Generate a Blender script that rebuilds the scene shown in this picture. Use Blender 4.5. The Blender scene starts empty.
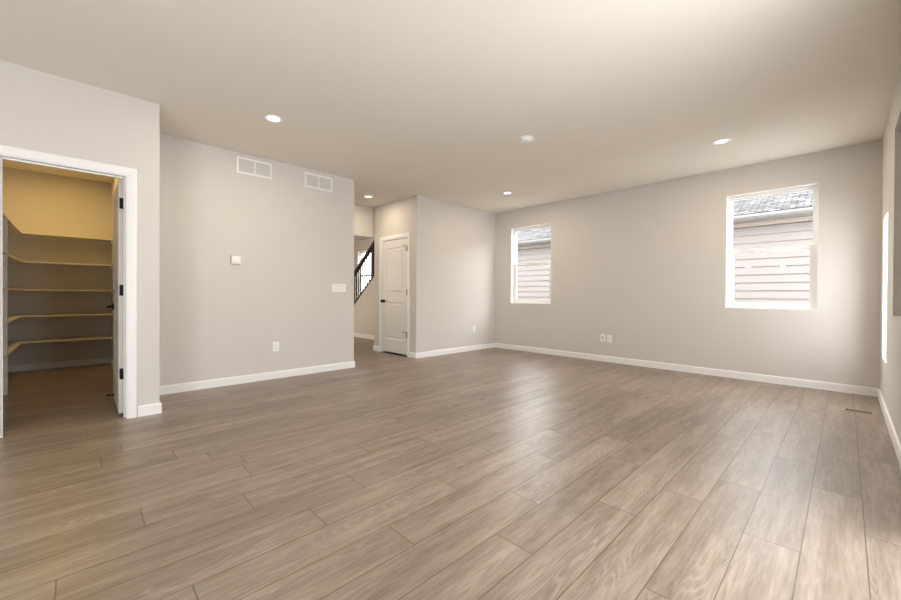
import bpy, bmesh, math, random
from mathutils import Matrix, Vector
random.seed(7)
S = bpy.context.scene
COL = S.collection

# ------------------------------------------------------------------ camera
F_PX, YAW, CY, PITCH, ROLL, HC = 383.365, 45.8635, 297.616, -0.3502, 0.2807, 1.062
yw, pt, ro = map(math.radians, (YAW, PITCH, ROLL))
fh = Vector((-math.sin(yw), math.cos(yw), 0)); rt = Vector((math.cos(yw), math.sin(yw), 0)); up = Vector((0, 0, 1))
fwd = fh*math.cos(pt) + up*math.sin(pt); u0 = -fh*math.sin(pt) + up*math.cos(pt)
r1 = rt*math.cos(ro) + u0*math.sin(ro); u1 = u0*math.cos(ro) - rt*math.sin(ro)
cam_data = bpy.data.cameras.new('camera'); cam = bpy.data.objects.new('camera', cam_data); COL.objects.link(cam)
cam.matrix_world = Matrix(((r1.x, u1.x, -fwd.x, 0), (r1.y, u1.y, -fwd.y, 0), (r1.z, u1.z, -fwd.z, HC), (0, 0, 0, 1)))
cam_data.sensor_fit = 'HORIZONTAL'; cam_data.sensor_width = 36.0
cam_data.lens = F_PX/901*36; cam_data.shift_y = (CY-300)/901; cam_data.clip_start = 0.02
S.camera = cam

# ------------------------------------------------------------------ world, lights, exposure
S.view_settings.view_transform = 'Standard'; S.view_settings.look = 'None'
S.view_settings.gamma = 1; S.view_settings.use_curve_mapping = False
S.view_settings.exposure = 1.40
w = bpy.data.worlds.new('sky'); S.world = w; w.use_nodes = True
wn = w.node_tree.nodes; wl = w.node_tree.links
wn['Background'].inputs[0].default_value = (0.95, 0.97, 1.0, 1); wn['Background'].inputs[1].default_value = 5.1

def area(name, loc, direction, sx, sy, power, color, portal=False, spread=180):
    d = bpy.data.lights.new(name, 'AREA'); d.shape = 'RECTANGLE'; d.size = sx; d.size_y = sy
    d.energy = power; d.color = color; d.spread = math.radians(spread)
    if portal: d.cycles.is_portal = True
    o = bpy.data.objects.new(name, d); COL.objects.link(o); o.location = loc
    o.rotation_euler = Vector(direction).to_track_quat('-Z', 'Z' if abs(direction[2]) < .5 else 'Y').to_euler()
    return o
H_ROOM = 2.74
DAY = (0.93, 0.96, 1.0); WARM = (1.0, 0.84, 0.62)
# added fill lamps just inside the right wall, out of view
area('fill_right_near', (0.22, 1.7, 0.98), (-1, 0, 0), 3.0, 1.7, 35, DAY)
area('fill_right_rear', (0.22, -1.8, 1.3), (-1, 0, 0.35), 2.6, 1.4, 48, DAY)
# sky portals at the real windows
area('portal_window_1', (-4.157, 6.24, 1.65), (0, -1, 0), 0.86, 1.44, 1, (1, 1, 1), True)
area('portal_window_2', (-0.667, 6.24, 1.65), (0, -1, 0), 0.86, 1.44, 1, (1, 1, 1), True)
area('portal_window_4', (0.41, 5.49, 1.17), (-1, 0, 0), 0.50, 1.38, 1, (1, 1, 1), True)
# warm light in the pantry and the added fill lamp of the hall
PANTRY_POWER = 4.8
HALL_POWER = 22

# ------------------------------------------------------------------ materials
def new_mat(name):
    m = bpy.data.materials.new(name); m.use_nodes = True
    return m, m.node_tree.nodes, m.node_tree.links, m.node_tree.nodes['Principled BSDF']
def simple(name, col, rough=0.5, metal=0.0, spec=0.5):
    m, n, l, b = new_mat(name)
    b.inputs['Base Color'].default_value = (*col, 1); b.inputs['Roughness'].default_value = rough
    b.inputs['Metallic'].default_value = metal; b.inputs['Specular IOR Level'].default_value = spec
    return m
def paint(name, col, rough=0.6, bump=0.15, scale=90, var=0.02):
    m, n, l, b = new_mat(name)
    tc = n.new('ShaderNodeTexCoord')
    nz = n.new('ShaderNodeTexNoise'); nz.inputs['Scale'].default_value = scale; nz.inputs['Detail'].default_value = 3
    l.new(tc.outputs['Object'], nz.inputs['Vector'])
    bp = n.new('ShaderNodeBump'); bp.inputs['Strength'].default_value = bump; bp.inputs['Distance'].default_value = 0.004
    l.new(nz.outputs['Fac'], bp.inputs['Height']); l.new(bp.outputs['Normal'], b.inputs['Normal'])
    mx = n.new('ShaderNodeMix'); mx.data_type = 'RGBA'
    mx.inputs['A'].default_value = (*[c*(1-var) for c in col], 1); mx.inputs['B'].default_value = (*[min(1, c*(1+var)) for c in col], 1)
    n2 = n.new('ShaderNodeTexNoise'); n2.inputs['Scale'].default_value = 1.3
    l.new(tc.outputs['Object'], n2.inputs['Vector']); l.new(n2.outputs['Fac'], mx.inputs['Factor'])
    l.new(mx.outputs['Result'], b.inputs['Base Color'])
    b.inputs['Roughness'].default_value = rough; b.inputs['Specular IOR Level'].default_value = 0.35
    return m
WALL = paint('greige_wall_paint', (0.655, 0.622, 0.588), 0.62, 0.20, 70)
CEIL = paint('ceiling_paint', (0.830, 0.775, 0.690), 0.85, 0.5, 45)
TRIM = paint('white_trim_paint', (0.87, 0.865, 0.855), 0.35, 0.0, 30, 0.005)
DOORM = paint('white_door_paint', (0.76, 0.735, 0.70), 0.38, 0.04, 60, 0.005)
SHELF = paint('cream_shelf_paint', (0.70, 0.66, 0.60), 0.5, 0.03, 40, 0.01)
VINYL = simple('white_vinyl', (0.85, 0.85, 0.84), 0.3)
PLASTIC = simple('white_plastic', (0.90, 0.895, 0.885), 0.35)
PLASTIC_GREY = simple('grey_plastic', (0.30, 0.31, 0.32), 0.4)
SHADE = simple('grey_shade_fabric', (0.45, 0.43, 0.42), 0.9)
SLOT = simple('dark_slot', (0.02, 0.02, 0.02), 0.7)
BRONZE = simple('black_bronze_metal', (0.018, 0.017, 0.018), 0.38, 0.7)
IRON = simple('black_painted_iron', (0.015, 0.013, 0.012), 0.45, 0.3)
RAILWOOD = simple('dark_stained_rail', (0.022, 0.014, 0.010), 0.4)
RUBBER = simple('black_rubber', (0.012, 0.012, 0.012), 0.8)
GREYMETAL = simple('vent_inside', (0.60, 0.57, 0.53), 0.6)
REGISTER = simple('taupe_register', (0.42, 0.35, 0.27), 0.5)
REGFIN = simple('olive_register_fin', (0.17, 0.135, 0.07), 0.45, 0.2)
CARPET = paint('beige_stair_carpet', (0.48, 0.42, 0.35), 0.95, 0.6, 200)
GROUND = paint('pale_gravel', (0.30, 0.28, 0.26), 0.95, 0.6, 25, 0.15)

def glass_mat():
    m, n, l, b = new_mat('window_glass'); n.remove(b)
    tr = n.new('ShaderNodeBsdfTransparent'); tr.inputs[0].default_value = (0.97, 0.98, 0.98, 1)
    gl = n.new('ShaderNodeBsdfGlossy'); gl.inputs['Roughness'].default_value = 0.02
    fr = n.new('ShaderNodeFresnel'); ge = n.new('ShaderNodeNewGeometry'); mr = n.new('ShaderNodeMapRange')   # a thin pane reflects alike from both sides
    mr.inputs['To Min'].default_value = 1.5; mr.inputs['To Max'].default_value = 1/1.5
    l.new(ge.outputs['Backfacing'], mr.inputs['Value']); l.new(mr.outputs[0], fr.inputs['IOR'])
    mx = n.new('ShaderNodeMixShader'); l.new(fr.outputs[0], mx.inputs[0]); l.new(tr.outputs[0], mx.inputs[1]); l.new(gl.outputs[0], mx.inputs[2])
    l.new(mx.outputs[0], n['Material Output'].inputs[0])
    return m
GLASS = glass_mat()
def emit_mat(name, col, s):
    m, n, l, b = new_mat(name)
    b.inputs['Base Color'].default_value = (*col, 1); b.inputs['Emission Color'].default_value = (*col, 1); b.inputs['Emission Strength'].default_value = s
    return m
LENS = emit_mat('lit_lens', (1.0, 0.90, 0.74), 0.9)

def floor_mat():
    m, n, l, b = new_mat('oak_plank_floor')
    def N(t, **kw):
        x = n.new(t)
        for k, v in kw.items(): setattr(x, k, v)
        return x
    def math_(op, a, bb=None, c=None, clamp=False):
        x = N('ShaderNodeMath', operation=op); x.use_clamp = clamp
        for i, v in enumerate((a, bb, c)):
            if v is None: continue
            if isinstance(v, (int, float)): x.inputs[i].default_value = v
            else: l.new(v, x.inputs[i])
        return x.outputs[0]
    uv = N('ShaderNodeUVMap', uv_map='plank'); sp = N('ShaderNodeSeparateXYZ'); l.new(uv.outputs[0], sp.inputs[0])
    U, V = sp.outputs[0], sp.outputs[1]             # metres from plank edge: U across, V along
    at = N('ShaderNodeAttribute', attribute_name='plank_rnd'); rs = N('ShaderNodeSeparateXYZ'); l.new(at.outputs['Vector'], rs.inputs[0])
    R1, R2, LEN = rs.outputs[0], rs.outputs[1], rs.outputs[2]
    # grain coordinates, moved for each plank
    c1 = N('ShaderNodeCombineXYZ')
    l.new(math_('ADD', U, math_('MULTIPLY', R1, 37.0)), c1.inputs[0]); l.new(math_('MULTIPLY', V, 0.09), c1.inputs[1]); l.new(math_('MULTIPLY', R2, 53.0), c1.inputs[2])
    fine = N('ShaderNodeTexNoise'); fine.inputs['Scale'].default_value = 85; fine.inputs['Detail'].default_value = 5; fine.inputs['Roughness'].default_value = 0.6
    l.new(c1.outputs[0], fine.inputs['Vector'])
    broad = N('ShaderNodeTexNoise'); broad.inputs['Scale'].default_value = 17; broad.inputs['Detail'].default_value = 3
    l.new(c1.outputs[0], broad.inputs['Vector'])
    # cathedral rings: distance from an axis running down the plank
    c2 = N('ShaderNodeCombineXYZ')
    l.new(math_('ADD', U, math_('MULTIPLY', R2, 11.0)), c2.inputs[0]); l.new(math_('MULTIPLY', V, 0.085), c2.inputs[1]); l.new(math_('MULTIPLY', R1, 29.0), c2.inputs[2])
    bend = N('ShaderNodeTexNoise'); bend.inputs['Scale'].default_value = 7.5; bend.inputs['Detail'].default_value = 2
    l.new(c2.outputs[0], bend.inputs['Vector'])
    ring = math_('SINE', math_('MULTIPLY', bend.outputs['Fac'], 230.0))
    patch = N('ShaderNodeMapRange'); patch.interpolation_type = 'SMOOTHSTEP'; patch.inputs['From Min'].default_value = 0.50; patch.inputs['From Max'].default_value = 0.62
    pn = N('ShaderNodeTexNoise'); pn.inputs['Scale'].default_value = 5.0; pn.inputs['Detail'].default_value = 1; l.new(c2.outputs[0], pn.inputs['Vector']); l.new(pn.outputs['Fac'], patch.inputs['Value'])
    ringm = math_('MULTIPLY', math_('POWER', math_('MULTIPLY_ADD', ring, 0.5, 0.5), 3.0), math_('MULTIPLY_ADD', patch.outputs[0], 0.9, 0.1))
    # knots
    c3 = N('ShaderNodeCombineXYZ')
    l.new(math_('ADD', U, math_('MULTIPLY', R1, 19.0)), c3.inputs[0]); l.new(math_('MULTIPLY', V, 0.55), c3.inputs[1]); l.new(math_('MULTIPLY', R2, 23.0), c3.inputs[2])
    vo = N('ShaderNodeTexVoronoi'); vo.inputs['Scale'].default_value = 3.2; l.new(c3.outputs[0], vo.inputs['Vector'])
    knot = N('ShaderNodeMapRange'); knot.interpolation_type = 'SMOOTHSTEP'
    l.new(vo.outputs['Distance'], knot.inputs['Value'])
    knot.inputs['From Min'].default_value = 0.02; knot.inputs['From Max'].default_value = 0.17; knot.inputs['To Min'].default_value = 0.65; knot.inputs['To Max'].default_value = 0.0
    ramp = N('ShaderNodeValToRGB'); e = ramp.color_ramp.elements
    e[0].position = 0.34; e[0].color = (0.158, 0.118, 0.083, 1); e[1].position = 0.66; e[1].color = (0.325, 0.262, 0.200, 1)
    e2 = ramp.color_ramp.elements.new(0.5); e2.color = (0.238, 0.184, 0.136, 1)
    t = math_('ADD', math_('MULTIPLY', fine.outputs['Fac'], 0.50), math_('MULTIPLY', broad.outputs['Fac'], 0.50))
    t = math_('ADD', t, math_('MULTIPLY', math_('SUBTRACT', R1, 0.5), 0.10))
    l.new(t, ramp.inputs[0])
    m1 = N('ShaderNodeMix', data_type='RGBA'); l.new(math_('MULTIPLY', ringm, 0.34), m1.inputs['Factor']); l.new(ramp.outputs[0], m1.inputs['A']); m1.inputs['B'].default_value = (0.46, 0.39, 0.32, 1)
    m2 = N('ShaderNodeMix', data_type='RGBA'); l.new(knot.outputs[0], m2.inputs['Factor']); l.new(m1.outputs['Result'], m2.inputs['A']); m2.inputs['B'].default_value = (0.14, 0.10, 0.07, 1)
    # seams
    dU = math_('MINIMUM', U, math_('SUBTRACT', 0.191, U)); dV = math_('MINIMUM', V, math_('SUBTRACT', LEN, V))
    d = math_('MINIMUM', dU, dV)
    seam = N('ShaderNodeMapRange'); l.new(d, seam.inputs['Value']); seam.inputs['From Min'].default_value = 0.0008; seam.inputs['From Max'].default_value = 0.0034; seam.inputs['To Min'].default_value = 0.85; seam.inputs['To Max'].default_value = 0.0
    m3 = N('ShaderNodeMix', data_type='RGBA'); l.new(seam.outputs[0], m3.inputs['Factor']); l.new(m2.outputs['Result'], m3.inputs['A']); m3.inputs['B'].default_value = (0.06, 0.045, 0.03, 1)
    l.new(m3.outputs['Result'], b.inputs['Base Color'])
    hgt = math_('SUBTRACT', math_('MULTIPLY', fine.outputs['Fac'], 0.5), math_('ADD', math_('MULTIPLY', ringm, 0.5), math_('MULTIPLY', seam.outputs[0], 0.8)))
    bp = N('ShaderNodeBump'); bp.inputs['Strength'].default_value = 0.18; bp.inputs['Distance'].default_value = 0.0010
    l.new(hgt, bp.inputs['Height']); l.new(bp.outputs['Normal'], b.inputs['Normal'])
    l.new(math_('MULTIPLY_ADD', fine.outputs['Fac'], 0.08, 0.32), b.inputs['Roughness'])
    b.inputs['Specular IOR Level'].default_value = 0.62
    return m
FLOOR = floor_mat()

def shingle_mat():
    m, n, l, b = new_mat('grey_shingles')
    uv = n.new('ShaderNodeTexCoord'); br = n.new('ShaderNodeTexBrick')
    br.inputs['Scale'].default_value = 1; br.inputs['Brick Width'].default_value = 0.19; br.inputs['Row Height'].default_value = 0.12; br.inputs['Mortar Size'].default_value = 0.010; br.inputs['Mortar Smooth'].default_value = 0.3
    br.inputs['Color1'].default_value = (0.030, 0.029, 0.030, 1); br.inputs['Color2'].default_value = (0.090, 0.086, 0.084, 1); br.inputs['Mortar'].default_value = (0.010, 0.010, 0.010, 1)
    l.new(uv.outputs['Object'], br.inputs['Vector'])
    nz = n.new('ShaderNodeTexNoise'); nz.inputs['Scale'].default_value = 9; nz.inputs['Detail'].default_value = 4
    l.new(uv.outputs['Object'], nz.inputs['Vector'])
    mx = n.new('ShaderNodeMix'); mx.data_type = 'RGBA'; mx.blend_type = 'OVERLAY'; mx.inputs['Factor'].default_value = 0.8
    l.new(br.outputs['Color'], mx.inputs['A']); l.new(nz.outputs['Fac'], mx.inputs['B']); l.new(mx.outputs['Result'], b.inputs['Base Color'])
    b.inputs['Roughness'].default_value = 1.0; b.inputs['Specular IOR Level'].default_value = 0.1
    return m
SHINGLE = shingle_mat()
SIDING = simple('blush_lap_siding', (0.120, 0.104, 0.094), 0.6)
SIDING_TRIM = simple('tan_frieze_board', (0.19, 0.158, 0.125), 0.6)
GUTTERM = simple('pale_gutter', (0.145, 0.138, 0.132), 0.45)

# ------------------------------------------------------------------ mesh helpers
class MB:
    def __init__(s): s.bm = bmesh.new()
    def box(s, x0, x1, y0, y1, z0, z1, bev=0.0):
        x0, x1 = min(x0, x1), max(x0, x1); y0, y1 = min(y0, y1), max(y0, y1); z0, z1 = min(z0, z1), max(z0, z1)
        vs = [s.bm.verts.new(c) for c in ((x0,y0,z0),(x1,y0,z0),(x1,y1,z0),(x0,y1,z0),(x0,y0,z1),(x1,y0,z1),(x1,y1,z1),(x0,y1,z1))]
        fs = [s.bm.faces.new([vs[i] for i in q]) for q in ((3,2,1,0),(4,5,6,7),(0,1,5,4),(1,2,6,5),(2,3,7,6),(3,0,4,7))]
        if bev:
            es = list({e for f in fs for e in f.edges})
            bmesh.ops.bevel(s.bm, geom=es, offset=bev, segments=2, affect='EDGES', profile=0.6)
        return s
    def loft(s, loops, close=True, caps=True):
        rings = [[s.bm.verts.new(p) for p in L] for L in loops]
        k = len(rings[0])
        for a, b in zip(rings, rings[1:]):
            for i in range(k if close else k-1):
                j = (i+1) % k; s.bm.faces.new((a[i], a[j], b[j], b[i]))
        if caps:
            s.bm.faces.new(rings[0][::-1]); s.bm.faces.new(rings[-1])
        return s
    def tube(s, p, q, r, n=12, r2=None):
        p, q = Vector(p), Vector(q); d = (q-p).normalized()
        a = d.orthogonal().normalized(); b = d.cross(a)
        r2 = r if r2 is None else r2
        L = [[c + (a*math.cos(t)+b*math.sin(t))*rr for t in [2*math.pi*i/n for i in range(n)]] for c, rr in ((p, r), (q, r2))]
        return s.loft(L)
    def lathe(s, o, axis, prof, n=32):
        """prof: list of (radius, height along axis)"""
        o, d = Vector(o), Vector(axis).normalized(); a = d.orthogonal().normalized(); b = d.cross(a)
        L = [[o + d*h + (a*math.cos(2*math.pi*i/n)+b*math.sin(2*math.pi*i/n))*max(r, 1e-4) for i in range(n)] for r, h in prof]
        return s.loft(L)
    def build(s, name, mat, parent=None, loc=None, smooth=False):
        bmesh.ops.recalc_face_normals(s.bm, faces=s.bm.faces)
        me = bpy.data.meshes.new(name)
        if loc is not None: bmesh.ops.translate(s.bm, verts=s.bm.verts, vec=-Vector(loc))
        s.bm.to_mesh(me); s.bm.free()
        me.materials.append(mat)
        if smooth:
            for p in me.polygons: p.use_smooth = True
        o = bpy.data.objects.new(name, me); COL.objects.link(o)
        if loc is not None: o.location = loc
        if parent is not None: o.parent = parent
        return o
def tag(o, label, cat, group=None, kind=None):
    o['label'] = label; o['category'] = cat
    if group: o['group'] = group
    if kind: o['kind'] = kind
    return o
def empty(name, loc, label, cat, group=None, kind=None):
    o = bpy.data.objects.new(name, None); o.empty_display_size = 0.1; COL.objects.link(o); o.location = loc
    return tag(o, label, cat, group, kind)
def part(root, mb, name, mat, smooth=False):
    """mesh in world coordinates, made a child of root (root is unrotated)"""
    base = Vector(root.location)
    if root.parent: base = base + Vector(root.parent.location)
    bmesh.ops.translate(mb.bm, verts=mb.bm.verts, vec=-base)
    return mb.build(name, mat, root, smooth=smooth)
def subpart(p, mb, name, mat, smooth=False):
    base = Vector(p.location)
    if p.parent: base = base + Vector(p.parent.location)
    bmesh.ops.translate(mb.bm, verts=mb.bm.verts, vec=-base)
    return mb.build(name, mat, p, smooth=smooth)

# ------------------------------------------------------------------ dimensions
H = 2.74
XA, YA = -4.249, 0.517          # pantry wall
XB, YB = -5.005, 2.89           # wall with return grilles
YC, XCL = 4.06, -6.28           # closet block
YD = 6.13                       # window wall
XR = 0.26                       # right wall
YF = -3.5                       # wall behind camera
PX0, PY0, PY1 = -7.80, -0.85, 0.36   # pantry inside
DY0, DY1, DH = -0.425, 0.302, 2.070  # pantry door opening
CX0, CX1 = -6.035, -5.24             # closet door opening
W1 = (-4.605, -3.712); W2 = (-1.104, -0.224); WH = (0.912, 2.385)
W5 = (-10.40, -9.50)
WR = (3.10, 4.60)                    # right wall window
WS = (5.22, 5.76); WSH = (0.46, 1.84)
HX = -12.0

# ------------------------------------------------------------------ floor (planks)
def build_floor():
    known = {-1: 2.519, 0: 2.949, 1: 2.15, 2: 2.673, 3: 2.315, 4: 3.123, 5: 2.525, 6: 1.68, 7: 1.023, 8: 1.487, 9: 0.82, 10: 1.13, 11: 0.624, 14: 0.764, 16: 0.456}
    L = 1.19; bm = bmesh.new()
    uvl = bm.loops.layers.uv.new('plank'); rl = bm.loops.layers.float_vector.new('plank_rnd')
    k = -1
    while True:
        x1 = 0.069 - 0.191*k; x0 = x1 - 0.191
        if x1 < HX: break
        j = known.get(k, random.random()*L); y = YF - ((YF - j) % L) if False else j - math.ceil((j-YF)/L)*L
        while y < YD+0.2:
            a, b = random.random(), random.random()
            f = bm.faces.new([bm.verts.new(c) for c in ((x0, y, 0), (x1, y, 0), (x1, y+L, 0), (x0, y+L, 0))])
            for lp, uv in zip(f.loops, ((0, 0), (.191, 0), (.191, L), (0, L))):
                lp[uvl].uv = uv; lp[rl] = (a, b, L)
            y += L
        k += 1
    # trim the plank field to the house outline, then close it underneath
    for co, no in (((0, YD+.02, 0), (0, 1, 0)), ((0, YF-.02, 0), (0, -1, 0)), ((XR+.02, 0, 0), (1, 0, 0))):
        bmesh.ops.bisect_plane(bm, geom=bm.verts[:]+bm.edges[:]+bm.faces[:], plane_co=co, plane_no=no, clear_outer=True)
    me = bpy.data.meshes.new('floor'); bm.to_mesh(me); bm.free(); me.materials.append(FLOOR)
    o = bpy.data.objects.new('floor', me); COL.objects.link(o)
    return tag(o, 'light taupe oak plank floor running through the empty room', 'floor', kind='structure')
build_floor()

def wall_rects(plane, t0, t1, a0, a1, holes, z0=0.0, z1=H):
    """wall slab with holes. plane 'x': slab x in t0..t1 and runs along y from a0 to a1; 'y' the other way"""
    mb = MB()
    def bx(p, q, zz0, zz1):
        if q-p < 1e-4 or zz1-zz0 < 1e-4: return
        if plane == 'x': mb.box(t0, t1, p, q, zz0, zz1)
        else: mb.box(p, q, t0, t1, zz0, zz1)
    cur = a0
    for h0, h1, hz0, hz1 in sorted(holes):
        bx(cur, h0, z0, z1); bx(h0, h1, z0, hz0); bx(h0, h1, hz1, z1); cur = h1
    bx(cur, a1, z0, z1)
    return mb
def struct(name, mb, mat, label, cat):
    return tag(mb.build(name, mat), label, cat, kind='structure')

struct('ceiling', MB().box(HX, XR+.14, YF-.12, YD+.14, H, H+.12), CEIL, 'flat beige textured ceiling over the whole room', 'ceiling')
struct('wall_back', wall_rects('y', YD, YD+.14, HX, XR+.14, [(*W1, *WH), (*W2, *WH), (*W5, *WH)]), WALL, 'long beige wall that holds the two windows', 'wall')
struct('wall_right', wall_rects('x', XR, XR+.14, YF-.12, YD, [(*WR, *WH), (*WS, *WSH)]), WALL, 'wall on the far right, seen edge on', 'wall')
struct('wall_left', MB().box(XB-.115, XB, YA, YB, 0, H), WALL, 'beige wall with two return grilles and a thermostat', 'wall')
mb = wall_rects('x', XA-.12, XA, YF-.12, YA, [(DY0, DY1, 0, DH)])
struct('wall_pantry', mb, WALL, 'beige wall on the left around the pantry doorway', 'wall')
struct('wall_pantry_right', MB().box(PX0-.12, XA-.12, PY1, YA, 0, H), WALL, 'pantry side wall behind the open door', 'wall')
struct('wall_pantry_left', MB().box(PX0-.12, XA-.12, PY0-.12, PY0, 0, H), WALL, 'pantry side wall carrying the left run of shelves', 'wall')
struct('wall_pantry_back', MB().box(PX0-.12, PX0, PY0, PY1, 0, H), WALL, 'rear wall of the pantry behind the shelves', 'wall')
mb = MB().box(XB-.12, XB, YC, YD, 0, H)
struct('wall_closet_front', mb, WALL, 'pale wall between the closet corner and the window wall', 'wall')
mb = wall_rects('y', YC, YC+.115, XCL, XB-.12, [(CX0, CX1, 0, DH)])
struct('wall_closet_side', mb, WALL, 'narrow wall around the white closet door', 'wall')
struct('wall_closet_rear', MB().box(XCL, XCL+.115, YC+.115, YD, 0, H), WALL, 'hidden side wall of the closet', 'wall')
struct('wall_front', wall_rects('y', YF-.12, YF, XA, XR, []), WALL, 'wall behind the viewer', 'wall')
struct('wall_hall_left', MB().box(HX, XB-.115, 1.4, 1.52, 0, H), WALL, 'left wall of the hall behind the room', 'wall')
struct('wall_hall_end', MB().box(HX-.12, HX, 1.4, YD+.14, 0, H), WALL, 'far end wall of the hall', 'wall')
struct('wall_hall_bulkhead', MB().box(-8.2, -6.33, 1.52, 4.07, 2.165, H), WALL, 'dropped beige bulkhead over the hall entrance', 'wall')

# stair knee wall, sloping
KX0, KZ0, KX1, KZ1 = -8.768, 0.775, -7.781, 1.534
SL = (KZ1-KZ0)/(KX1-KX0)
kz = lambda x: KZ0 + SL*(x-KX0)
xa = KX0 - KZ0/SL + 0.12; xb = XCL
mb = MB()
mb.loft([[(xa, y, 0), (xb, y, 0), (xb, y, min(H, kz(xb))), (xa, y, kz(xa))] for y in (5.05, 5.16)])
struct('wall_stair', mb, WALL, 'sloping knee wall below the black stair railing', 'wall')

# ------------------------------------------------------------------ baseboards
def baseboard(name, segs, label):
    """segs: (x0,y0,x1,y1,nx,ny) wall line and the normal into the room"""
    mb = MB(); h, t = 0.092, 0.014
    for x0, y0, x1, y1, nx, ny in segs:
        prof = [(0, 0), (t, 0), (t, h-.012), (t-.004, h-.003), (t-.009, h), (0, h)]
        mb.loft([[(x+nx*d, y+ny*d, z) for d, z in prof] for x, y in ((x0, y0), (x1, y1))])
    return struct(name, mb, TRIM, label, 'baseboard')
T = 0.014
baseboard('baseboard_back', [(XB, YD, XR, YD, 0, -1)], 'white baseboard along the window wall')
baseboard('baseboard_right', [(XR, 3.0, XR, YD-T, -1, 0), (XR, YF, XR, .15, -1, 0)], 'white baseboard along the far right wall')
baseboard('baseboard_left', [(XB, YA, XB, YB+T, 1, 0), (XB-.115, YB, XB, YB, 0, 1)], 'white baseboard below the two return grilles')
baseboard('baseboard_pantry', [(XA, DY1+.064, XA, YA+T, 1, 0), (XA, YF, XA, DY0-.064, 1, 0), (XB+T, YA, XA, YA, 0, 1)], 'short white baseboard right of the pantry doorway')
baseboard('baseboard_closet', [(XB, YC-T, XB, YD-T, 1, 0), (CX1+.064, YC, XB, YC, 0, -1), (XCL-T, YC, CX0-.064, YC, 0, -1)], 'white baseboard around the closet corner')
baseboard('baseboard_stair', [(xa, 5.05, XCL-T, 5.05, 0, -1)], 'white baseboard under the sloping stair wall')
baseboard('baseboard_pantry_back', [(PX0, PY0, PX0, PY1, 1, 0), (PX0+T, PY1, XA-.12, PY1, 0, -1), (PX0+T, PY0, XA-.12, PY0, 0, 1)], 'baseboard inside the pantry under the shelves')

# ------------------------------------------------------------------ casings and jambs
def casing(mb, plane, wall, out, a0, a1, h, w=0.063, t=0.016):
    """picture of a moulded casing on one wall face: two legs and a head, profile thicker outside"""
    prof = [(0, 0), (0, .009), (.012, .012), (.040, t), (w-.006, t), (w, t-.004), (w, 0)]   # (outwards from opening, off the wall)
    loops = []
    for (sa, sz), (pa, pz) in (((-1, 0), (a0, 0)), ((-1, 1), (a0, h)), ((1, 1), (a1, h)), ((1, 0), (a1, 0))):
        L = []
        for d, o in prof:
            a = pa + sa*d; z = pz + sz*d; q = wall + out*o
            L.append((q, a, z) if plane == 'x' else (a, q, z))
        loops.append(L)
    mb.loft(loops)
def jamb(mb, plane, t0, t1, a0, a1, h, th=0.014):
    for (p, q, z0, z1) in ((a0, a0+th, 0, h), (a1-th, a1, 0, h), (a0+th, a1-th, h-th, h)):
        if plane == 'x': mb.box(t0, t1, p, q, z0, z1)
        else: mb.box(p, q, t0, t1, z0, z1)
mb = MB(); casing(mb, 'x', XA, 1, DY0+.004, DY1-.004, DH-.004); casing(mb, 'x', XA-.12, -1, DY0+.004, DY1-.004, DH-.004, w=.055)
jamb(mb, 'x', XA-.12, XA, DY0, DY1, DH)
mb.box(XA-.062, XA-.05, DY0+.014, DY0+.026, 0, DH-.014); mb.box(XA-.062, XA-.05, DY1-.026, DY1-.014, 0, DH-.014); mb.box(XA-.062, XA-.05, DY0+.026, DY1-.026, DH-.026, DH-.014)
struct('trim_1', mb, TRIM, 'white casing and jamb framing the pantry doorway', 'trim')
mb = MB(); casing(mb, 'y', YC, -1, CX0+.004, CX1-.004, DH-.004); jamb(mb, 'y', YC, YC+.115, CX0, CX1, DH)
mb.box(CX0+.014, CX0+.026, YC+.045, YC+.06, 0, DH-.014); mb.box(CX1-.026, CX1-.014, YC+.045, YC+.06, 0, DH-.014)
struct('trim_2', mb, TRIM, 'white casing framing the closed closet door', 'trim')

# ------------------------------------------------------------------ doors
def leaf(P, w, h, th, z0=0.022):
    """two-panel leaf. P(a, d, z): a 0..w across, d 0..th through"""
    mb = MB(); e = 0.006
    def bx(a0, a1, d0, d1, zz0, zz1):
        p, q = P(a0, d0, zz0), P(a1, d1, zz1); mb.box(p[0], q[0], p[1], q[1], p[2], q[2])
    top = z0+h; st = .112
    pans = [(st, w-st, z0+.235, z0+.905), (st, w-st, z0+1.065, top-.135)]
    bx(0, w, e, th-e, z0, top)
    for d0, d1, s in ((0, e, 1), (th-e, th, -1)):
        bx(0, st, d0, d1, z0, top); bx(w-st, w, d0, d1, z0, top)
        bx(st, w-st, d0, d1, z0, pans[0][2]); bx(st, w-st, d0, d1, pans[0][3], pans[1][2]); bx(st, w-st, d0, d1, pans[1][3], top)
        dd = (lambda k: k) if s == 1 else (lambda k: th-k)
        for a0, a1, b0, b1 in pans:
            # sloping sticking round the recess, then a raised field
            mb.loft([[P(*q) for q in ((a0+i, dd(k), b0+i), (a1-i, dd(k), b0+i), (a1-i, dd(k), b1-i), (a0+i, dd(k), b1-i))] for i, k in ((0, 0), (.014, e+.0005))], caps=False)
            mb.loft([[P(*q) for q in ((a0+i, dd(k), b0+i), (a1-i, dd(k), b0+i), (a1-i, dd(k), b1-i), (a0+i, dd(k), b1-i))] for i, k in ((.030, e+.0005), (.048, .0008), (.060, .0006))], caps=True)
    return mb
def hinge_mb(c, leafdir, pinoff, zc):
    """rounded leaf plate plus knuckle. c: corner, leafdir: unit vector of the plate"""
    mb = MB()
    return mb

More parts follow.
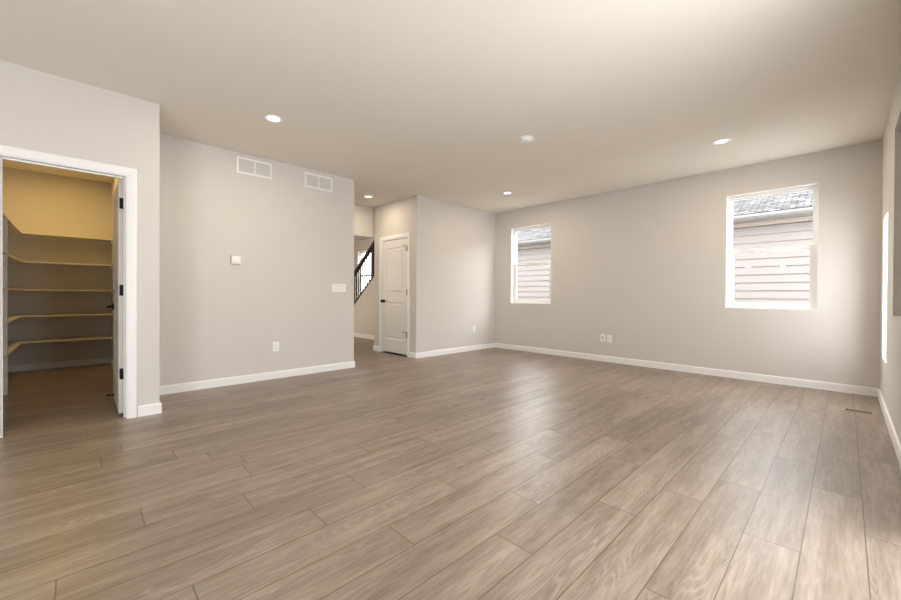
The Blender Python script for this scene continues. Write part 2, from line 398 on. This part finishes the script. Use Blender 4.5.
# pantry door, standing open at a right angle inside the pantry
px = XA-.12-.012                      # hinge edge
PDW, PDT = 0.705, 0.035
d1 = empty('door_1', (px, DY1-.018, 0), 'white two-panel pantry door standing open into the pantry', 'door', kind='structure')
yl = DY1-.018-PDT
lf = part(d1, leaf(lambda a, d, z: (px-a, yl+d, z), PDW, 2.027, PDT), 'door_leaf', DOORM)
for z in (1.845, 1.092, 0.365):
    mb = MB().box(px, px+.0025, yl+.005, yl+PDT+.014, z-.047, z+.047, .0008)
    mb.tube((px+.006, DY1-.016, z-.046), (px+.006, DY1-.016, z+.046), .006, 14)
    mb.tube((px+.006, DY1-.016, z+.046), (px+.006, DY1-.016, z+.052), .004, 10)
    hg = part(d1, mb, 'hinge', BRONZE)
    for q in (-.028, 0, .028):
        subpart(hg, MB().lathe((px+.0025, yl+.018, z+q), (1, 0, 0), [(.004, 0), (.004, .0006), (.002, .001)], 10), 'screw', BRONZE)
def lever(root, p, n, along, mat):
    """rosette, neck and lever at p, n outward normal, along: lever direction"""
    n = Vector(n); al = Vector(along); p = Vector(p)
    hd = part(root, MB().lathe(p, n, [(.031, 0), (.031, .006), (.027, .010), (.012, .012), (.010, .045)], 24), 'door_handle', mat, False)
    q = p + n*.047; m = MB(); u = Vector((0, 0, 1))
    loops = []
    for s, hw, th in ((-.012, .010, .007), (.02, .010, .007), (.07, .009, .006), (.115, .008, .005)):
        c = q + al*s
        loops.append([c+u*hw+n*th, c-u*hw+n*th, c-u*hw-n*th, c+u*hw-n*th])
    m.loft(loops); subpart(hd, m, 'lever', mat)
zk = 0.935
lever(d1, (px-PDW+.065, yl, zk), (0, -1, 0), (1, 0, 0), BRONZE)
part(d1, MB().box(px-PDW-.0015, px-PDW, yl+.006, yl+PDT-.006, zk-.028, zk+.028), 'latch_plate', BRONZE)
# rigid stop on the foot of the door
ds = part(d1, MB().lathe((px-PDW+.115, yl, 0.075), (0, -1, 0), [(.016, 0), (.016, .004), (.006, .007), (.006, .034)], 16), 'door_stop', BRONZE)
subpart(ds, MB().lathe((px-PDW+.115, yl-.034, 0.075), (0, -1, 0), [(.011, 0), (.012, .012), (.009, .02)], 16), 'rubber_tip', RUBBER)

# closet door, closed
cx0, cx1 = CX0+.016, CX1-.016
d2 = empty('door_2', (cx1, YC, 0), 'white two-panel closet door, closed, with a dark round knob', 'door', kind='structure')
part(d2, leaf(lambda a, d, z: (cx1-a, YC+.004+d, z), cx1-cx0, 2.022, .035, z0=.028), 'door_leaf', DOORM)
for z in (1.862, 1.105, 0.365):
    mb = MB().tube((cx1+.004, YC-.007, z-.047), (cx1+.004, YC-.007, z+.047), .0075, 14)
    mb.tube((cx1+.004, YC-.007, z+.047), (cx1+.004, YC-.007, z+.056), .005, 10)
    mb.box(cx1-.022, cx1+.004, YC+.0005, YC+.0038, z-.045, z+.045)
    hg = part(d2, mb, 'hinge', BRONZE)
    if z != 1.105:                    # hinge-pin stop on the top and bottom hinge
        m = MB().tube((cx1+.004, YC-.008, z+.052), (cx1-.075, YC-.028, z+.052), .0045, 10)
        m.lathe((cx1-.075, YC-.028, z+.052), (-.97, .22, 0), [(.009, 0), (.010, .014)], 12)
        subpart(hg, m, 'hinge_pin_stop', BRONZE)
kb = part(d2, MB().lathe((cx0+.062, YC+.004, 0.95), (0, -1, 0), [(.032, 0), (.032, .006), (.027, .010), (.012, .013), (.011, .030), (.022, .036), (.028, .048), (.027, .060), (.018, .068), (.004, .070)], 28), 'door_knob', BRONZE, True)
struct('door_gap_shade', MB().box(CX0+.014, CX1-.014, YC+.0, YC+.115, 0.0, 0.004), SLOT, 'dark strip standing in for the shade in the gap under the closet door', 'trim')  # black strip on the floor stands in for shade under the leaf

# ------------------------------------------------------------------ windows
def window(name, plane, face, out, a0, a1, z0, z1, label, rail=None, ret=None):
    """single-hung window. face: coordinate of the room side of the wall, out: +1 outwards"""
    P = (lambda a, d, z: (a, face+out*d, z)) if plane == 'y' else (lambda a, d, z: (face+out*d, a, z))
    o = empty(name, P((a0+a1)/2, .09, z0), label, 'window', kind='structure')
    def frame(mb, A0, A1, B0, B1, d0, d1, w):
        for p, q, r, s in ((A0, A0+w, B0, B1), (A1-w, A1, B0, B1), (A0+w, A1-w, B0, B0+w), (A0+w, A1-w, B1-w, B1)):
            u, v = P(p, d0, r), P(q, d1, s); mb.box(u[0], v[0], u[1], v[1], u[2], v[2])
        return mb
    part(o, frame(MB(), a0+.001, a1-.001, z0+.001, z1-.001, .072, .135, .030), 'window_frame', VINYL)
    rz = rail or z0 + (z1-z0)*.49
    up_ = part(o, frame(MB(), a0+.031, a1-.031, rz-.014, z1-.031, .104, .128, .022), 'upper_sash', VINYL)
    lo = part(o, frame(MB(), a0+.031, a1-.031, z0+.031, rz+.036, .076, .1035, .044), 'lower_sash', VINYL)
    def pane(p, A0, A1, B0, B1, d):
        m = MB(); m.bm.faces.new([m.bm.verts.new(P(*c)) for c in ((A0, d, B0), (A1, d, B0), (A1, d, B1), (A0, d, B1))])
        subpart(p, m, 'glass_pane', GLASS)
    pane(up_, a0+.05, a1-.05, rz, z1-.05, .116)
    pane(lo, a0+.064, a1-.064, z0+.064, rz-.014, .090)
    for f in (.27, .73):
        c = a0 + (a1-a0)*f; u, v = P(c-.022, .066, rz+.012), P(c+.022, .0755, rz+.030)
        subpart(lo, MB().box(u[0], v[0], u[1], v[1], u[2], v[2], .002), 'sash_lock', VINYL)
    # returns lining the opening; default white stands in for daylight on wall paint
    m = MB()
    for p, q, r, s in ((a0, a0+.004, z0, z1), (a1-.004, a1, z0, z1), (a0, a1, z0, z0+.004), (a0, a1, z1-.004, z1)):
        u, v = P(p, -.001, r), P(q, .0715, s); m.box(u[0], v[0], u[1], v[1], u[2], v[2])
    part(o, m, 'window_return', ret or TRIM)
    return o
window('window_1', 'y', YD, 1, *W1, *WH, 'white single-hung window near the far room corner', 1.645)
window('window_2', 'y', YD, 1, *W2, *WH, 'white single-hung window at right, facing grey shingles and siding', 1.645)
w3 = window('window_3', 'x', XR, 1, *WR, *WH, 'window recess at the right picture edge with a pale sill and lowered shade', ret=WALL)
part(w3, MB().box(XR+.062, XR+.066, WR[0]+.006, WR[1]-.006, WH[0]+.02, WH[1]-.03), 'roller_shade', SHADE)
part(w3, MB().tube((XR+.045, WR[0]+.006, WH[1]-.028), (XR+.045, WR[1]-.006, WH[1]-.028), .022, 16), 'shade_roll', PLASTIC_GREY)
window('window_4', 'x', XR, 1, *WS, *WSH, 'thin bright window sliver beside the far right corner')
window('window_5', 'y', YD, 1, *W5, *WH, 'bright window behind the stair railing')

# added unseen patio door and kitchen window, shades drawn, dressing the fill lamps
SHEER = simple('white_sheer_shade', (0.82, 0.82, 0.80), 0.9)
for nm, y0, y1, z0, z1, lab, ct in (('added_door', 0.15, 3.0, 0.03, 2.10, 'added unseen patio door with white shades drawn, dressing a fill lamp', 'door'), ('added_window', -3.1, -0.5, 0.75, 2.05, 'added unseen kitchen window with white shade drawn, dressing a fill lamp', 'window')):
    o = empty(nm, (XR, (y0+y1)/2, z0), lab, ct, kind='structure')
    m = MB().box(XR-.016, XR-.0005, y0, y0+.06, z0, z1); m.box(XR-.016, XR-.0005, y1-.06, y1, z0, z1); m.box(XR-.016, XR-.0005, y0+.06, y1-.06, z1-.06, z1)
    m.box(XR-.016, XR-.0005, (y0+y1)/2-.03, (y0+y1)/2+.03, z0, z1-.06)
    part(o, m, 'frame', TRIM)
    for a, b in ((y0+.06, (y0+y1)/2-.03), ((y0+y1)/2+.03, y1-.06)):
        part(o, MB().box(XR-.008, XR-.0005, a, b, z0, z1-.06), 'shade', SHEER)

# ------------------------------------------------------------------ pantry shelves
SZ = [1.862, 1.484, 1.115, 0.763, 0.418]
where = ['topmost', 'second from the top', 'middle', 'second from the bottom', 'lowest']
SF, LF = -7.50, -0.535
POSTX = -6.105
for z, wd in zip(SZ, where):
    lab = {'topmost': 'topmost of the five L-shaped cream pantry shelves, under the glowing wall',
           'second from the top': 'second shelf down in the pantry, L-shaped and cream',
           'middle': 'middle pantry shelf of the five, its edge near eye level',
           'second from the bottom': 'fourth pantry shelf down, showing its cream upper face',
           'lowest': 'lowest pantry shelf, just above the baseboard'}[wd]
    s = empty('pantry_shelf', (PX0, PY0, z), lab, 'shelf', 'L-shaped pantry shelves')
    part(s, MB().box(PX0+.001, SF, LF, PY1-.001, z-.018, z, .0015), 'back_board', SHELF)
    part(s, MB().box(PX0+.001, POSTX-.0095, PY0+.001, LF, z-.018, z, .0015), 'side_board', SHELF)
    part(s, MB().box(POSTX+.0095, XA-.20, PY0+.001, LF, z-.018, z, .0015), 'side_board', SHELF)
    c = MB().box(PX0+.001, PX0+.019, PY0+.02, PY1-.02, z-.056, z-.0185); part(s, c, 'cleat', SHELF)
    part(s, MB().box(PX0+.02, SF-.02, PY1-.018, PY1-.001, z-.056, z-.0185), 'cleat', SHELF)
    part(s, MB().box(PX0+.02, POSTX-.0095, PY0+.001, PY0+.018, z-.056, z-.0185), 'cleat', SHELF)
    # small bracket at the inside corner
    b = MB().box(SF-.05, SF-.035, LF+.02, LF+.035, z-.030, z-.0185)
    part(s, b, 'bracket', SHELF)
tag(MB().box(POSTX-.009, POSTX+.009, PY0+.001, LF+.002, 0, SZ[0]-.019, .001).build('shelf_divider', SHELF), 'tall cream upright panel holding up the left-hand pantry shelves', 'panel')

# ------------------------------------------------------------------ return grilles
def grille(y0, y1, z0, z1, label):
    o = empty('return_air_grille', (XB, (y0+y1)/2, z0), label, 'vent', 'return air grilles high on the left wall')
    x = XB; f = .022; m = MB()
    m.box(x+.0005, x+.009, y0, y1, z0, z0+f, .002); m.box(x+.0005, x+.009, y0, y1, z1-f, z1, .002)
    m.box(x+.0005, x+.009, y0, y0+f, z0+f, z1-f, .002); m.box(x+.0005, x+.009, y1-f, y1, z0+f, z1-f, .002)
    c = (y0+y1)/2
    m.box(x+.0005, x+.009, c-.008, c+.008, z0+f, z1-f)
    part(o, m, 'frame', PLASTIC)
    part(o, MB().box(x+.0003, x+.0012, y0+f, y1-f, z0+f, z1-f), 'backing', GREYMETAL)
    n = 14
    for a, b in ((y0+f, c-.008), (c+.008, y1-f)):
        m = MB()
        for i in range(n):
            z = z0+f+(z1-z0-2*f)*(i+.5)/n
            m.loft([[(x+.0015, yy, z+.003), (x+.0075, yy, z-.0035), (x+.0075, yy, z-.0023), (x+.0015, yy, z+.0042)] for yy in (a, b)])
        part(o, m, 'louvres', PLASTIC)
    for yy in (y0+.011, y1-.011):
        part(o, MB().lathe((x+.009, yy, (z0+z1)/2), (1, 0, 0), [(.004, 0), (.003, .0012)], 10), 'screw', PLASTIC)
grille(1.336, 1.735, 2.496, 2.690, 'white return grille nearer the pantry, left of the two')
grille(2.150, 2.541, 2.493, 2.688, 'white return grille nearer the hall opening, right of the two')

# ------------------------------------------------------------------ thermostat, switches, outlets
t = empty('thermostat', (XB, 1.327, 1.42), 'small square white thermostat on the left wall', 'thermostat')
part(t, MB().box(XB+.0005, XB+.005, 1.274, 1.380, 1.415, 1.519, .002), 'wall_plate', PLASTIC_GREY)
part(t, MB().box(XB+.005, XB+.026, 1.279, 1.375, 1.420, 1.514, .004), 'housing', PLASTIC)
part(t, MB().box(XB+.026, XB+.0265, 1.292, 1.362, 1.436, 1.442), 'display_slot', PLASTIC_GREY)

def wp(face, axis, c, z, w, h, label, name, cat, kind, group=None):
    """wall plate centred at c on a face; axis 'x' plate on a wall of constant x (room side +x), 'y' constant y (room side -y)"""
    if axis == 'x': B = lambda a0, a1, d0, d1, z0, z1, bev=0: MB().box(face+d0, face+d1, c+a0, c+a1, z+z0, z+z1, bev)
    else: B = lambda a0, a1, d0, d1, z0, z1, bev=0: MB().box(c+a0, c+a1, face-d0, face-d1, z+z0, z+z1, bev)
    o = empty(name, (face, c, z) if axis == 'x' else (c, face, z), label, cat, group)
    part(o, B(-w/2, w/2, .0005, .006, -h/2, h/2, .0018), 'plate', PLASTIC)
    if kind == 'switch':
        for i in range(4):
            a = (i-1.5)*.046
            m = B(a-.0165, a+.0165, .006, .0072, -.034, .034); part(o, m, 'rocker_frame', PLASTIC_SEAM)
            part(o, B(a-.0150, a+.0150, .0072, .0105, -.032, .032, .001), 'rocker', PLASTIC)
    elif kind == 'duplex':
        for s in (-1, 1):
            f = part(o, B(-.017, .017, .006, .0078, s*.020-.014, s*.020+.014, .0008), 'receptacle', PLASTIC)
            for a, hh in ((-.0065, .009), (.0065, .007)):
                subpart(f, B(a-.0012, a+.0012, .0078, .0082, s*.020-hh/2+.002, s*.020+hh/2+.002), 'slot', SLOT)
            subpart(f, B(-.0022, .0022, .0078, .0082, s*.020-.0105, s*.020-.006), 'slot', SLOT)
    elif kind == 'coax':
        f = part(o, B(-.0165, .0165, .006, .0075, -.033, .033, .0008), 'insert', PLASTIC_DIM)
        q = Vector((face+.0075, c, z)) if axis == 'x' else Vector((c, face-.0075, z))
        n = (1, 0, 0) if axis == 'x' else (0, -1, 0)
        subpart(f, MB().lathe(q, n, [(.006, 0), (.006, .004), (.0045, .004), (.0045, .011)], 12), 'jack', PLASTIC_GREY)
    return o
PLASTIC_SEAM = simple('plastic_shadow_gap', (0.45, 0.44, 0.43), 0.6)
PLASTIC_DIM = simple('off_white_insert', (0.62, 0.60, 0.58), 0.45)
wp(XB, 'x', 2.653, 1.160, .214, .116, 'wide white four-switch plate near the hall opening', 'light_switch', 'switch', 'switch')
wp(XB, 'x', 1.787, 0.405, .080, .122, 'white outlet low on the wall below the grilles', 'wall_outlet', 'outlet', 'duplex', 'wall outlets')
wp(XB, 'x', 5.495, 0.411, .076, .118, 'white outlet on the pale wall left of the far corner', 'wall_outlet', 'outlet', 'duplex', 'wall outlets')
wp(YD, 'y', -2.640, 0.377, .078, .120, 'right plate of the pair under the window wall, with two receptacles', 'wall_outlet', 'outlet', 'duplex', 'wall outlets')
wp(YD, 'y', -2.750, 0.380, .078, .120, 'left plate of the pair on the window wall, with a single jack', 'cable_outlet', 'outlet', 'coax')

# ------------------------------------------------------------------ floor registers
def register(x0, x1, y0, y1, along, label):
    o = empty('floor_register', ((x0+x1)/2, (y0+y1)/2, 0), label, 'vent', 'floor registers')
    m = MB(); f = .026 ; z = .004
    m.box(x0, x1, y0, y0+f, 0.0003, z, .0012); m.box(x0, x1, y1-f, y1, 0.0003, z, .0012); m.box(x0, x0+f, y0+f, y1-f, 0.0003, z, .0012); m.box(x1-f, x1, y0+f, y1-f, 0.0003, z, .0012)
    part(o, m, 'frame', REGISTER)
    part(o, MB().box(x0+f, x1-f, y0+f, y1-f, .0003, .0012), 'well', SLOT)
    m = MB(); n = 5
    for i in range(n):
        if along == 'x':
            c = (y0+y1)/2+(y1-y0-2*f)*.5*(i+.5)/n; m.box(x0+f, x1-f, c-.0042, c+.0042, .0012, .0035)
        else:
            c = x0+f+(x1-x0-2*f)*(i+.62)/n; m.box(c-.003, c+.003, y0+f, y1-f, .0012, .0035)
    part(o, m, 'fins', REGFIN)
register(-0.02, 0.205, 5.14, 5.285, 'x', 'olive-brown floor register near the right corner')
register(-4.965, -4.855, 5.58, 5.86, 'y', 'dark floor register in the far left corner of the window wall')

# ------------------------------------------------------------------ stairs
st = empty('stair_railing', (KX0, 5.105, 0), 'black stair railing with knuckled iron balusters above the sloping wall', 'railing')
def sloped(mb, xx0, xx1, zo0, zo1, y0, y1):
    mb.loft([[(x, y0, kz(x)+zo0), (x, y1, kz(x)+zo0), (x, y1, kz(x)+zo1), (x, y0, kz(x)+zo1)] for x in (xx0, xx1)])
    return mb
xr0, xr1 = -9.55, -7.0
part(st, sloped(MB(), xr0, xr1, .001, .05, 5.035, 5.175), 'shoe_rail', RAILWOOD)
part(st, sloped(MB(), xr0, xr1, .815, .905, 5.07, 5.14), 'handrail', RAILWOOD)
part(st, MB().box(-7.96, -7.87, 5.06, 5.15, kz(-7.9)+.03, kz(-7.9)+.83, .003), 'newel', RAILWOOD)
x = -9.50; i = 0
while x < -7.05:
    if abs(x+7.915) > .07:
        z0, z1 = kz(x)+.045, kz(x)+.82
        b = part(st, MB().box(x-.009, x+.009, 5.096, 5.114, z0, z1), 'baluster', IRON)
        if i % 2 == 0:
            for f in ((.30, .72) if i % 4 == 0 else (.5,)):
                zc = z0+(z1-z0)*f
                subpart(b, MB().lathe((x, 5.105, zc-.026), (0, 0, 1), [(.010, 0), (.016, .010), (.024, .026), (.016, .042), (.010, .052)], 12), 'knuckle', IRON, True)
    x += .098; i += 1
sc = empty('staircase', (KX0, 5.65, 0), 'carpeted staircase rising behind the sloping wall', 'staircase')
rise, run = .19, .19/SL
xs = xa+.1; z = 0
for k in range(11):
    x0 = xs + run*k
    if x0+run > xb-.02: break
    part(sc, MB().box(x0, x0+run+ (0 if k else 0), 5.185, YD-.02, 0 if k < 1 else rise*k-.0, rise*(k+1)) if k == 0 else MB().box(x0, x0+run, 5.185, YD-.02, 0, rise*(k+1)), 'step', CARPET)

# ------------------------------------------------------------------ ceiling lights
def can_light(x, y, label, power, spot=True):
    o = empty('recessed_light', (x, y, H), label, 'ceiling light', 'recessed ceiling lights')
    part(o, MB().lathe((x, y, H), (0, 0, -1), [(.058, .0005), (.086, .0005), (.087, .004), (.082, .008), (.072, .010), (.062, .006), (.058, .0005)], 40), 'trim_ring', PLASTIC, True)
    part(o, MB().lathe((x, y, H-.0008), (0, 0, -1), [(.0575, 0), (.0575, .0022), (.04, .0035), (.001, .004)], 32), 'lens', LENS, True)
    d = bpy.data.lights.new('lamp', 'AREA'); d.shape = 'DISK'; d.size = .085; d.energy = power; d.color = WARM
    l_ = bpy.data.objects.new('lamp', d); COL.objects.link(l_); l_.parent = o; l_.location = (0, 0, -.012)
    return o
can_light(-3.812, 1.335, 'recessed ceiling light nearest the pantry wall', 5)
can_light(-0.945, 4.985, 'recessed ceiling light in front of the right-hand window', 5)
can_light(-3.856, 5.027, 'recessed ceiling light near the far window corner', 5)
can_light(-5.684, 3.548, 'recessed ceiling light over the hall by the closet door', 3.0)
sd = empty('smoke_detector', (-2.388, 3.432, H), 'round white smoke detector in the middle of the ceiling, unlit', 'smoke detector')
part(sd, MB().lathe((-2.388, 3.432, H), (0, 0, -1), [(.080, .0005), (.082, .006), (.078, .012), (.070, .014)], 36), 'base', PLASTIC, True)
part(sd, MB().lathe((-2.388, 3.432, H-.014), (0, 0, -1), [(.064, 0), (.062, .010), (.050, .020), (.030, .023), (.001, .024)], 36), 'cover', PLASTIC, True)

# two globe pendants behind the viewer; the right window's lower pane mirrors them
BULB = emit_mat('lit_globe', (1.0, 0.92, 0.80), 16)
for x, y, lab in ((-1.88, -0.72, 'left of two lit globe pendants mirrored in the right-hand window'), (-1.19, -1.30, 'right of two lit globe pendants mirrored in the right-hand window')):
    p = empty('pendant_light', (x, y, H), lab, 'pendant light', 'globe pendants')
    part(p, MB().lathe((x, y, H), (0, 0, -1), [(.06, .0005), (.06, .015), (.02, .025)], 24), 'canopy', BRONZE, True)
    part(p, MB().tube((x, y, H-.02), (x, y, 1.99), .004, 8), 'rod', BRONZE)
    part(p, MB().lathe((x, y, 1.995), (0, 0, -1), [(.015, 0), (.022, .02), (.022, .045)], 16), 'socket', BRONZE)
    part(p, MB().lathe((x, y, 1.90), (0, 0, -1), [(.060*math.sin(math.pi*i/12), -.060*math.cos(math.pi*i/12)) for i in range(13)], 24), 'globe', BULB, True)

# pantry lamp, and an added unseen fill lamp for the hall
l = area('pantry_lamp', (-6.8, -0.22, H-.03), (0, 0, -1), .30, .30, PANTRY_POWER, (1.0, 0.67, 0.23)); l.data.shape = 'DISK'
area('hall_fill', (-9.3, 1.9, 1.5), (0.4, 1, 0), 1.6, 1.8, HALL_POWER, (1.0, 0.86, 0.68))

# ------------------------------------------------------------------ outside
ZG = -0.45
struct('ground', MB().box(-30, 20, YD+.14, 30, ZG-.1, ZG), GROUND, 'pale ground between the houses', 'ground')
nh = empty('neighbour_house', (-3, 9.5, ZG), 'neighbouring house with blush lap siding and a grey shingle roof, outside the windows', 'house')
m = MB(); ex = 0.155; NY = 9.5
z = ZG; top = 2.44
prof = []
zz = 1.031 - ex*10
while zz < top:
    z1 = min(zz+ex, top)
    prof += [(NY-.026, zz), (NY-.003, z1)]; zz += ex
loopA = [(-12, y, z) for y, z in prof] + [(-12, NY+.1, top), (-12, NY+.1, ZG)]
loopB = [(9, p[1], p[2]) for p in loopA]
m.loft([loopA, loopB]); part(nh, m, 'siding_wall', SIDING)
part(nh, MB().box(-12, 9, NY-.04, NY, 2.44, 2.52), 'frieze_board', SIDING_TRIM)
part(nh, MB().box(-12, 9, NY-.35, NY+.1, 2.521, 2.54), 'soffit', GUTTERM)
part(nh, MB().loft([[(x, NY-.47, 2.61), (x, NY-.46, 2.57), (x, NY-.41, 2.535), (x, NY-.35, 2.535), (x, NY-.35, 2.61)] for x in (-12.3, 9)]), 'gutter', GUTTERM)
rs = math.tan(math.radians(24))
rf = MB().loft([[(x, 0, 0), (x, 5/math.cos(math.radians(24)), 0), (x, 5/math.cos(math.radians(24)), .03), (x, 0, .03)] for x in (-9.4, 12)]).build('roof', SHINGLE, nh)
rf.location = (0, -.42, 2.60-ZG); rf.rotation_euler = (math.radians(24), 0, 0)
rv = MB().box(-5.2, -4.1, 1.3, 1.36, .03, .09).build('roof_vent', GREYMETAL, rf)
